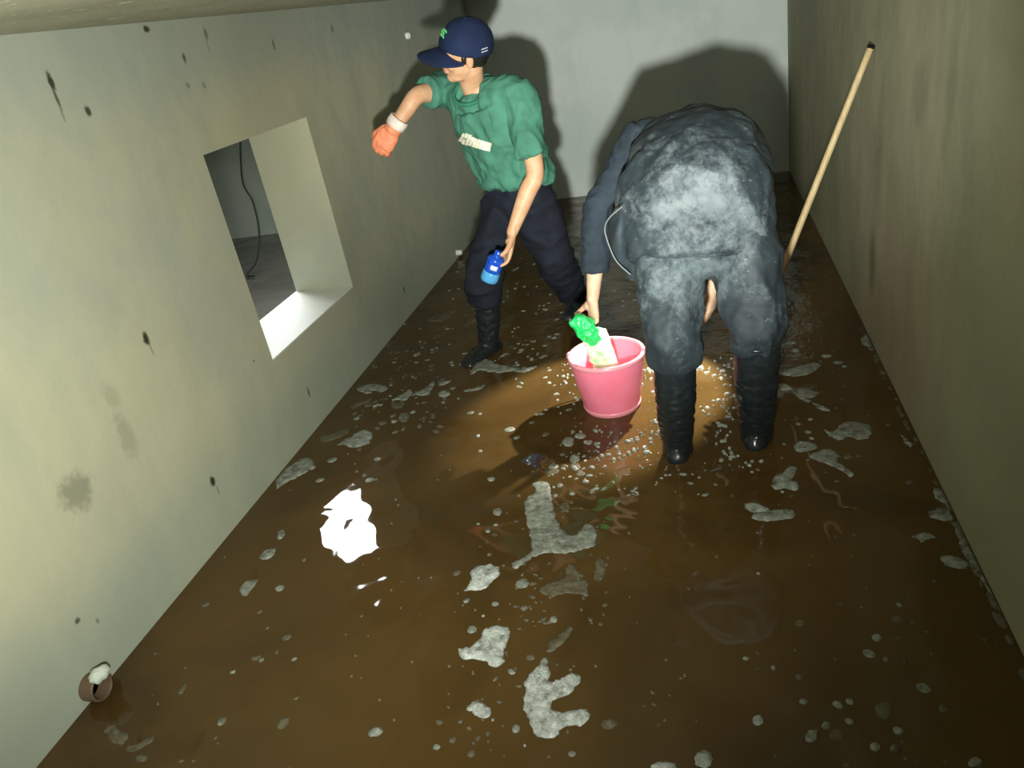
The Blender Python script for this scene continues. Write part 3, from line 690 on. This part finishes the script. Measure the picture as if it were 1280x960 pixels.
# ------------------------------------------------------------------ wooden pole
top_p = on(1088, 60, 0, XR - .018); bot_p = G(932, 440); bot_p.z = FZ
ln = (bot_p - top_p)
pl = thing('wooden_pole', bot_p, label='long pale wooden pole leaning against the right wall behind the bending person', cat='pole')
bm = bmesh.new(); tube(bm, [(bot_p - ln * .0, .0145), (bot_p.lerp(top_p, .5), .0140), (top_p, .0130)], n=20, cap=.3); obj('shaft', bm, M_WOOD, pl)
bm = bmesh.new(); tu = -ln.normalized(); tube(bm, [(top_p - tu * .002, .0136), (top_p + tu * .010, .0136)], n=20, sub=1, cap=.2); obj('end_cap', bm, M_BLK, pl, label='dark cap on the upper end')

# ------------------------------------------------------------------ small fittings
def pipe(px, py, r, ln_, lab, m_out, tilt=0):
    q = on(px, py, 0, XL); o = thing('pipe_stub', q, label=lab, cat='pipe', group='pipe ends in the left wall')
    bm = bmesh.new(); lathe(bm, [(r * .80, -.04), (r * .82, ln_ - .003), (r * .86, ln_), (r * .96, ln_), (r, ln_ - .004), (r, -.04)], q, 32, (1, 0, 0)); obj('pipe_wall', bm, m_out, o)
    bm = bmesh.new(); lathe(bm, [(0.0001, 0), (r * .81, 0)], q, 32, (1, 0, 0)); obj('bore', bm, M_BLK, o, label='dark inside of the pipe')
    return o
pipe(112, 858, .040, .045, 'short brown pipe end low on the left wall at the water line', M_PIPE)
q = on(112, 858, 0, XL)
bm = bmesh.new(); ell(bm, q + V((.045, .010, .040)), (.026, .030, .020)); me = fuse(bm, .004, 2); folds(me, .006, 40)
obj('plaster_lump', me, mat('pale_plaster_lump', (0.55, 0.62, 0.55), 0.7), base=q, label='pale lump sitting on top of the brown pipe end', cat='plaster lump')
pipe(571, 316, .020, .035, 'small white pipe end at the foot of the left wall behind the person in green', M_WHP)
pipe(508, 45, .021, .02, 'small white pipe end high on the left wall in front of the cap brim', M_WHP)
bm = bmesh.new(); tube(bm, [(P(*q), .0075) for q in ((300, 160, 5.6), (303, 225, 5.6), (316, 252, 5.55), (324, 290, 5.45), (321, 325, 5.3), (309, 343, 5.2), (318, 345, 5.15))], n=10, sub=6)
bm2 = G(318, 344)
obj('cable', bm, M_BLK, base=P(318, 345, 5.15), label='thin black cable hanging in the chamber behind the wall opening', cat='cable')

# ------------------------------------------------------------------ foam
def foam(pts, m, label, h=.007, edge=.5, name='foam_patch', hole=None, group=None, cat='foam'):
    Pp = [G(x, y) for x, y in pts]; n = len(Pp); out = []; sz = max((q - Pp[0]).length for q in Pp)
    for i in range(n):
        a, b, c, d = (Pp[(i + k) % n] for k in (-1, 0, 1, 2))
        sg = max(3, int((c - b).length / .008))
        for s in range(sg):
            q = cr(a, b, c, d, s / sg); q = q + V((noise.noise(q * 35), noise.noise(q * 35 + V((9, 9, 9))), 0)) * .009 * min(1, sz / .09) + V((noise.noise(q * 110), noise.noise(q * 110 + V((5, 5, 5))), 0)) * .005 * min(1, sz / .05)
            q.x = min(max(q.x, XL + .004), XR - .004)
            out.append(V((q.x, q.y)))
    xs = [q.x for q in out]; ys = [q.y for q in out]; x0, x1, y0, y1 = min(xs), max(xs), min(ys), max(ys)
    st = max(.007, (x1 - x0) / 60, (y1 - y0) / 60)
    def inside(p_):
        c = False; j = len(out) - 1
        for i in range(len(out)):
            a, b = out[i], out[j]
            if (a.y > p_.y) != (b.y > p_.y) and p_.x < (b.x - a.x) * (p_.y - a.y) / (b.y - a.y) + a.x: c = not c
            j = i
        return c
    def dist(p_): return min((p_ - q).length for q in out)
    inner = []; yy = y0
    while yy < y1:
        xx = x0
        while xx < x1:
            q = V((xx + random.uniform(-.3, .3) * st, yy + random.uniform(-.3, .3) * st))
            if inside(q):
                d = dist(q)
                if d > st * .55: inner.append((q, d))
            xx += st
        yy += st
    coords = out + [q for q, d in inner]; nb = len(out)
    res = delaunay_2d_cdt(coords, [(i, (i + 1) % nb) for i in range(nb)], [list(range(nb))], 1, 1e-6)
    vo, fo = res[0], res[2]; bm = bmesh.new(); dm = {}
    bv = []
    for q in vo:
        d = dist(q); hh = h * min(1, (d / .018)) ** .5 if d > 1e-5 else 0
        hh *= .55 + .9 * abs(noise.noise(V((q.x, q.y, 0)) * 60)) + .4 * noise.noise(V((q.x, q.y, 3)) * 22)
        if hole and (q - V(G(*hole[0])[:2])).length < hole[1]: hh = .0006
        bv.append(bm.verts.new((q.x, q.y, .0012 + max(hh, 0))))
    for f_ in fo:
        try: bm.faces.new([bv[i] for i in f_])
        except ValueError: pass
    # thin skirt to below the water so that the raft has an underside
    be = [e for e in bm.edges if e.is_boundary]
    r = bmesh.ops.extrude_edge_only(bm, edges=be)
    for v in r['geom']:
        if isinstance(v, bmesh.types.BMVert): v.co.z = -.004
    c = V(((x0 + x1) / 2, (y0 + y1) / 2, 0))
    return obj(name, bm, m, base=c, label=label, cat=cat, group='foam patches floating on the brown water')
def oval(cx, cy, rx, ry, a=0, n=8):
    a = math.radians(a)
    return [(cx + rx * math.cos(t_) * math.cos(a) - ry * math.sin(t_) * math.sin(a), cy + rx * math.cos(t_) * math.sin(a) + ry * math.sin(t_) * math.cos(a))
            for t_ in [2 * math.pi * i / n + .2 for i in range(n)]]
FO = [
 ([(668,604),(684,603),(688,612),(690,625),(694,640),(698,655),(712,668),(722,665),(732,657),(742,660),(744,682),(730,686),(716,690),(703,692),(690,690),(675,693),(662,700),(645,710),(640,705),(652,697),(664,690),(664,675),(660,655),(656,635),(658,622),(669,615)], MFM, 'long ragged grey-white foam raft in mid water below the pink bucket, largest of all'),
 ([(712,705),(722,712),(728,722),(737,738),(732,746),(720,742),(705,742),(690,746),(676,742),(676,734),(690,728),(706,722),(708,710)], MFT, 'dim thin foam patch just below the long ragged raft'),
 ([(750,697),(757,705),(754,722),(744,727),(742,718)], MFT, 'small narrow upright foam flake right of the dim thin patch'),
 ([(588,716),(597,708),(612,707),(625,710),(622,720),(610,732),(595,738),(580,737),(590,727)], MF, 'bright white foam wedge left of the long ragged raft'),
 ([(605,790),(618,782),(632,784),(637,796),(630,812),(628,830),(612,833),(600,824),(578,824),(574,812),(592,806)], MF, 'thick white L-shaped foam clump between the wedge and the oval blob'),
 (oval(599, 887, 15, 10, 15), MF, 'smooth white oval foam blob low in the middle of the water'),
 ([(672,832),(682,822),(686,838),(688,852),(700,848),(718,842),(727,847),(722,857),(705,870),(692,878),(690,886),(700,892),(715,890),(732,887),(738,895),(728,906),(708,908),(700,918),(685,923),(670,918),(662,902),(655,885),(656,868),(658,850)], MF, 'big thick white foam clump shaped like a letter E near the bottom'),
 ([(712,782),(716,790),(706,800),(695,812),(683,816),(684,806),(696,796)], MFT, 'faint film of foam just above the E-shaped clump'),
 ([(965,598),(980,590),(990,582),(997,585),(993,592),(990,600),(998,607),(995,612),(982,610),(968,612)], MFM, 'ragged square foam patch right of the bending person, below the boots'),
 ([(930,632),(942,628),(958,634),(962,638),(955,641),(942,640)], MFM, 'small grey foam flake touching the top of the long flat oval patch'),
 ([(940,645),(955,640),(975,637),(992,640),(990,648),(975,650),(962,651),(945,650)], MFM, 'long flat oval foam patch below and right of the boots'),
 ([(993,556),(1003,552),(1022,557),(1018,563),(1005,565),(995,563)], MFM, 'small foam ring around a dark bubble right of the boots'),
 ([(1014,570),(1024,564),(1040,562),(1050,570),(1048,574),(1052,581),(1068,590),(1066,596),(1055,592),(1045,584),(1028,578)], MFM, 'foam patch with a tail next to the small foam ring'),
 ([(1040,540),(1052,530),(1070,527),(1086,532),(1088,545),(1075,550),(1062,546),(1048,550),(1035,544),(1030,536)], MFM, 'broad round foam patch halfway between the boots and the right wall'),
 ([(972,466),(990,460),(1010,455),(1026,455),(1018,464),(1003,470),(985,470)], MFM, 'long pointed foam patch furthest up the right side of the water'),
 ([(966,485),(980,479),(992,486),(980,488),(972,487)], MFM, 'slim foam sliver left of the diamond-shaped patch on the right side'),
 ([(992,490),(1005,486),(1024,491),(1014,498),(1013,502),(1002,500)], MFM, 'diamond-shaped foam patch between the pointed patch and the broad round one'),
 ([(1015,503),(1022,505),(1036,511),(1036,514),(1024,512)], MFM, 'short foam streak trailing down from the diamond-shaped patch'),
 ([(346,600),(360,585),(380,573),(392,575),(390,585),(375,595),(355,605),(347,610)], MFM, 'smooth grey foam patch against the left wall above the bright reflection'),
 ([(422,556),(440,545),(455,537),(466,543),(460,555),(450,558),(440,560),(430,556)], MFM, 'ragged foam patch above the bright window reflection'),
 ([(402,546),(418,541),(436,536),(432,543),(415,550),(404,553)], MFT, 'dull elongated foam patch left of the ragged one above the reflection'),
 ([(516,494),(530,486),(542,476),(541,484),(534,493)], MFM, 'arrowhead of pale foam in the water left of the person in green'),
 ([(488,501),(502,494),(512,487),(515,491),(508,500),(498,500)], MFM, 'pale foam clump just left of the foam arrowhead'),
 ([(588,468),(597,452),(610,449),(622,455),(640,458),(655,460),(672,458),(655,465),(640,464),(620,466),(600,463)], MFM, 'long foam streak in front of the boot of the person in green'),
 (oval(497, 507, 8, 3.6), MFT, 'flat dull foam oval below the foam clump on the left'),
 (oval(505, 522, 7, 6, -20), MFT, 'round dull foam spot, lowest below the foam clump on the left'),
 (oval(555, 492, 8, 4, -8), MFM, 'light oval foam spot right of the foam arrowhead'),
 ([(548,477),(556,476),(564,476),(558,480),(550,482)], MFM, 'small foam dash above the light oval spot'),
 ([(580,487),(592,485),(604,481),(603,485),(592,489),(582,490)], MFM, 'thin foam dash left of the lit patch of water'),
 ([(446,488),(456,482),(468,480),(484,484),(478,490),(466,488),(462,492)], MFM, 'looped foam patch joined to the left wall'),
 ([(440,506),(452,502),(466,497),(462,502),(450,507),(440,511)], MFT, 'slanting thin foam streak beside the looped foam patch'),
 ([(532,400),(548,393),(567,388),(562,397),(548,402)], MFT, 'grey foam triangle by the left wall behind the boot of the person in green'),
 ([(585,400),(592,397),(598,399),(590,404),(580,408)], MFT, 'small foam dash touching the boot of the person in green'),
 ([(1196,644),(1204,660),(1222,696),(1246,744),(1262,772),(1257,770),(1237,742),(1214,706),(1200,680),(1196,662)], MFM, 'long narrow foam line along the foot of the right wall'),
 ([(1176,697),(1190,695),(1208,702),(1212,708),(1200,711),(1188,709),(1180,704)], MFM, 'bright foam tongue sticking out from the foot of the right wall'),
 ([(1140,671),(1155,666),(1172,671),(1160,674),(1152,679),(1148,674)], MFM, 'foam bow-tie a hand away from the right wall'),
 ([(1160,640),(1172,636),(1186,637),(1192,645),(1190,651),(1175,650),(1162,646)], MFM, 'round foam lobe at the foot of the right wall above the bow-tie'),
 ([(1167,612),(1178,611),(1186,622),(1193,636),(1184,632),(1172,625)], MFM, 'foam loop at the right wall, above the round lobe'),
 ([(1077,424),(1086,418),(1093,432),(1096,438),(1086,434),(1078,430)], MFM, 'foam tuft at the foot of the right wall, furthest back'),
 ([(1127,544),(1132,546),(1140,556),(1136,558),(1130,552)], MFM, 'tiny foam tuft at the right wall between the back tuft and the loop'),
 (oval(880, 949, 11, 10), MF, 'round white foam blob at the bottom edge, right of centre'),
 (oval(830, 960, 16, 9), MF, 'white foam blob cut by the bottom edge left of the round one'),
 (oval(947, 901, 7, 6.5, 20), MF, 'small bright foam dot right of the round blob at the bottom'),
 (oval(1014, 921, 8, 8), MFM, 'small foam ring at lower right'),
 (oval(1105, 888, 10, 11), MFT, 'dull foam spot, biggest of the dots at lower right'),
 (oval(1219, 953, 9, 6), MFM, 'foam spot in the bottom right corner'),
 ([(130,912),(140,905),(150,912),(162,918),(152,930),(138,924)], MFT, 'dull foam smear below the brown pipe end'),
 ([(158,934),(172,930),(190,920),(193,925),(176,936),(162,940)], MFT, 'dull slanting foam streak near the bottom left corner'),
 (oval(177, 948, 7, 5, -15), MFT, 'lowest dull foam dot near the bottom left corner'),
 ([(299,738),(306,728),(321,726),(314,738),(306,745)], MFM, 'pale triangular foam flake near the left wall below the reflection'),
 ([(325,697),(333,688),(345,686),(340,695),(330,700)], MFM, 'pale foam flake above the triangular one near the left wall'),
 (oval(351, 668, 7, 4, -55), MFM, 'small slanting foam flake left of the bright reflection'),
 (oval(350, 735, 6, 3.4, -20), MFM, 'small foam flake right of the pale triangular flake'),
 (oval(228, 861, 8, 4, -55), MFT, 'isolated dull foam flake right of the brown pipe end'),
 (oval(469, 915, 9, 6, -15), MFM, 'beige foam dot at the bottom, left of the white oval blob'),
 (oval(710, 552, 7.5, 6), MFM, 'bubbly foam ring just in front of the pink bucket'),
 (oval(718, 573, 6.5, 6), MFM, 'beige foam dot below the bubbly foam ring'),
 (oval(719, 584, 6, 5), MFT, 'upper dull dot of the pair above the long ragged raft'),
 (oval(726, 592, 5.5, 4), MFT, 'lower dull dot of the pair above the long ragged raft'),
 ([(681,588),(690,586),(698,588),(696,592),(684,593)], MFT, 'small dull foam dash right above the long ragged raft'),
 (oval(577, 652+0, 6, 4) and oval(622, 640, 6, 4.5, -15), MFM, 'beige foam dot left of the top of the long ragged raft'),
 ([(700,432+200),(706,628),(712,634),(706,640)], MFT, 'tiny foam flake right of the top of the long ragged raft'),
 ([(1192,604),(1188,598),(1183,588),(1186,584),(1190,592)], MFT, 'tiny foam tuft above the foam loop at the right wall'),
]
for pts, m, lab in FO:
    hh = .011 if m is MF else (.006 if m is MFM else .003)
    foam(pts, m, lab, hh, hole=((1003, 558), .016) if 'ring around' in lab else None)

# countless small flecks and bubbles drifting on the water
def fleck(bm, p_, rx, ry, a, h, n=9):
    c = bm.verts.new((p_.x, p_.y, h)); r = []; m_ = []
    for k in range(n):
        t_ = 2 * math.pi * k / n; j = 1 + .22 * noise.noise(V((p_.x * 90 + math.cos(t_), p_.y * 90 + math.sin(t_), 0)))
        x = rx * j * math.cos(t_); y = ry * j * math.sin(t_)
        dx = x * math.cos(a) - y * math.sin(a); dy = x * math.sin(a) + y * math.cos(a)
        r.append(bm.verts.new((p_.x + dx, p_.y + dy, -.002))); m_.append(bm.verts.new((p_.x + dx * .75, p_.y + dy * .75, h * .75)))
    for k in range(n):
        j = (k + 1) % n; bm.faces.new((r[k], r[j], m_[j], m_[k])); bm.faces.new((m_[k], m_[j], c))
KEEP = [(-.155, 2.43, .10), (.125, 2.50, .10), (BX, BY, .15), (-1.125, 3.46, .09), (-.735, 3.98, .1), (-1.18, 3.36, .06), (-.155, 2.55, .08), (.13, 2.62, .08)]
def ok(p_): return all((p_.x - x) ** 2 + (p_.y - y) ** 2 > r * r for x, y, r in KEEP) and XL + .01 < p_.x < XR - .01 and YF < p_.y < YB - .02
bf, bt2 = bmesh.new(), bmesh.new()
spots = [(620,656,3),(619,668,4),(598,605+50,2),(612,693,3),(610,664,3),(589,727,2),(583,751,4),(571,716,5),(619,755,4),(655,760,4),(652,729,8),(656,730,6),(692,774,5),(604,770,2),(590,787,6),(663,822,5),(640,840,4),(549,903,4),(566,925,4),(546,934,4),(589,942,5),(645,911,5),(715,942,4),(616,900,2),(610,917,3),(656,932,2),(762,905,8),
 (1121,775,5),(1096,797,5),(1086,817,6),(1122,798,3),(1124,756,3),(1107,824,3),(1154,860,6),(1180,886,5),(1047,881,5),(1062,877,4),(1033,907,5),(1046,919,7),(1062,902,4),(1123,914,5),(1004,877,4),(999,846,4),(1000,779,5),(932,823,3),(947,806+30,3),(948,717,2),(947,666,2),(1119,936,5),(1094,934,5),(967,835,3),(861,736,2),(1020,915,3),
 (358,797,5),(368,824,3),(320,822,5),(327,825,3),(291,840,3),(277,902,5),(354,904,7),(257,756,4),(325,765,3),(380,700,3),(637,537,6),(646,547,4),(665,528,4),(682,543,5),(736,553,5),(725,545,7),(700,607,4),(715,617,4),(732,602,4),(706,583,4),(703,568,4),(692,583,6),(661,580,2),(600,564,3),(597,545,3),(614,599,5),(648,620,3),
 (1010,540,4),(1010,554,3),(980,555,3),(1015,548,3),(1060,571,5),(978,612+3,2),(1073,580-10,3),(988,428,6),(1003,432,4),(995,438,5),(994,449,4),(1033,445,5),(1048,453,5),(1056,458,3),(1052,498,3),(1018,455,4),(998,530,3),(1013,524,3),(1137,603,4),(1046,452,2),(947,587,3),(940,590,2),
 (456,594,4),(462,600,5),(449,562,3),(472,574,4),(446,523,4),(478,529,5),(491,520,4),(493,527,4),(516,515,4),(530,503,4),(566,485,4),(540,457,4),(539,462,4),(521,443,5),(588,516,4),(597,452,3),(469,507,4),(460,545,5),(415,575,6),(400,600,5),(390,585,4)]
for x, y, r_ in spots:
    p_ = G(x, y); k = (p_ - V((0, 0, H))).length / F; fleck(bf if random.random() < .6 else bt2, p_, r_ * k * 1.05, r_ * k * 1.25, random.random() * 3, .004)
def scatter(bm, x0, x1, y0, y1, n, smin, smax, tall=1.0):
    for _ in range(n):
        p_ = G(random.uniform(x0, x1), random.uniform(y0, y1))
        if not ok(p_): continue
        if noise.noise(V((p_.x, p_.y, 0)) * 5) < -.12: continue
        r_ = random.uniform(smin, smax) ; a = random.uniform(0, 3.1)
        fleck(bm, p_, r_, r_ * random.uniform(1, 1.8), a, .003 * tall, 8)
scatter(bt2, 640, 760, 590, 800, 80, .003, .009); scatter(bt2, 560, 720, 700, 940, 45, .002, .007)
scatter(bf, 700, 960, 455, 585, 240, .003, .010, 2.4); scatter(bf, 690, 900, 560, 620, 60, .003, .010)
scatter(bf, 780, 935, 440, 575, 260, .002, .009, 3.0)
scatter(bt2, 440, 560, 400, 540, 150, .004, .015); scatter(bf, 560, 740, 320, 460, 170, .004, .014)
scatter(bf, 640, 720, 420, 520, 60, .004, .012); scatter(bf, 450, 620, 400, 520, 60, .004, .012)
scatter(bt2, 960, 1110, 330, 660, 70, .002, .008); scatter(bt2, 780, 1260, 660, 960, 70, .002, .006)
scatter(bt2, 100, 420, 600, 960, 40, .003, .007); scatter(bf, 600, 980, 260, 400, 120, .004, .012)
for _ in range(60):                                            # froth line at foot of the right wall
    y = random.uniform(1.0, 3.4); r_ = random.uniform(.006, .016); fleck(bt2, V((XR - .008 - random.uniform(0, .012), y, 0)), r_ * .8, r_ * 1.8, 0, .004)
for f_ in bf.faces: f_.material_index = 0
nf = len(bf.faces); tm = bpy.data.meshes.new('tmp'); bt2.to_mesh(tm); bt2.free(); bf.from_mesh(tm); bf.faces.ensure_lookup_table()
idx = [0 if i < nf else 1 for i in range(len(bf.faces))]
fo_ = obj('foam_flecks', bf, MFM, kind='stuff', label='countless tiny foam flecks drifting on the brown water', cat='foam')
fo_.data.materials.append(MFT)
for q, i in zip(fo_.data.polygons, idx): q.material_index = i
# clear glinting bubbles
M_BUB = mat('clear_bubble_film', (0.35, 0.30, 0.20), 0.03, 0.8, **{'Alpha': 0.35})
bm = bmesh.new()
def bubble(bm, p_, r_):
    mm = Matrix.Translation((p_.x, p_.y, .001)) @ Matrix.Diagonal((r_, r_, r_ * .8, 1)); bmesh.ops.create_uvsphere(bm, u_segments=10, v_segments=8, radius=1, matrix=mm)
for x, y in [(672,644),(676,646),(668,641),(710,554),(714,556),(692,580),(1003,558),(612,716),(604,712),(600,722),(682,858),(694,856),(676,870),(616,790),(584,818),(992,606),(1110,532),(1004,557),(446,590),(470,600),(495,625),(498,632),(1005,556),(1078,533),(700,690),(720,672)]:
    bubble(bm, G(x, y), random.uniform(.004, .010))
for _ in range(150):
    p_ = G(random.uniform(700, 950), random.uniform(460, 590))
    if ok(p_): bubble(bm, p_, random.uniform(.002, .006))
for _ in range(60):
    p_ = G(random.uniform(430, 760), random.uniform(560, 950)); bubble(bm, p_, random.uniform(.002, .005))
obj('bubbles', bm, M_BUB, kind='stuff', label='countless tiny clear bubbles glinting on the water', cat='bubbles')
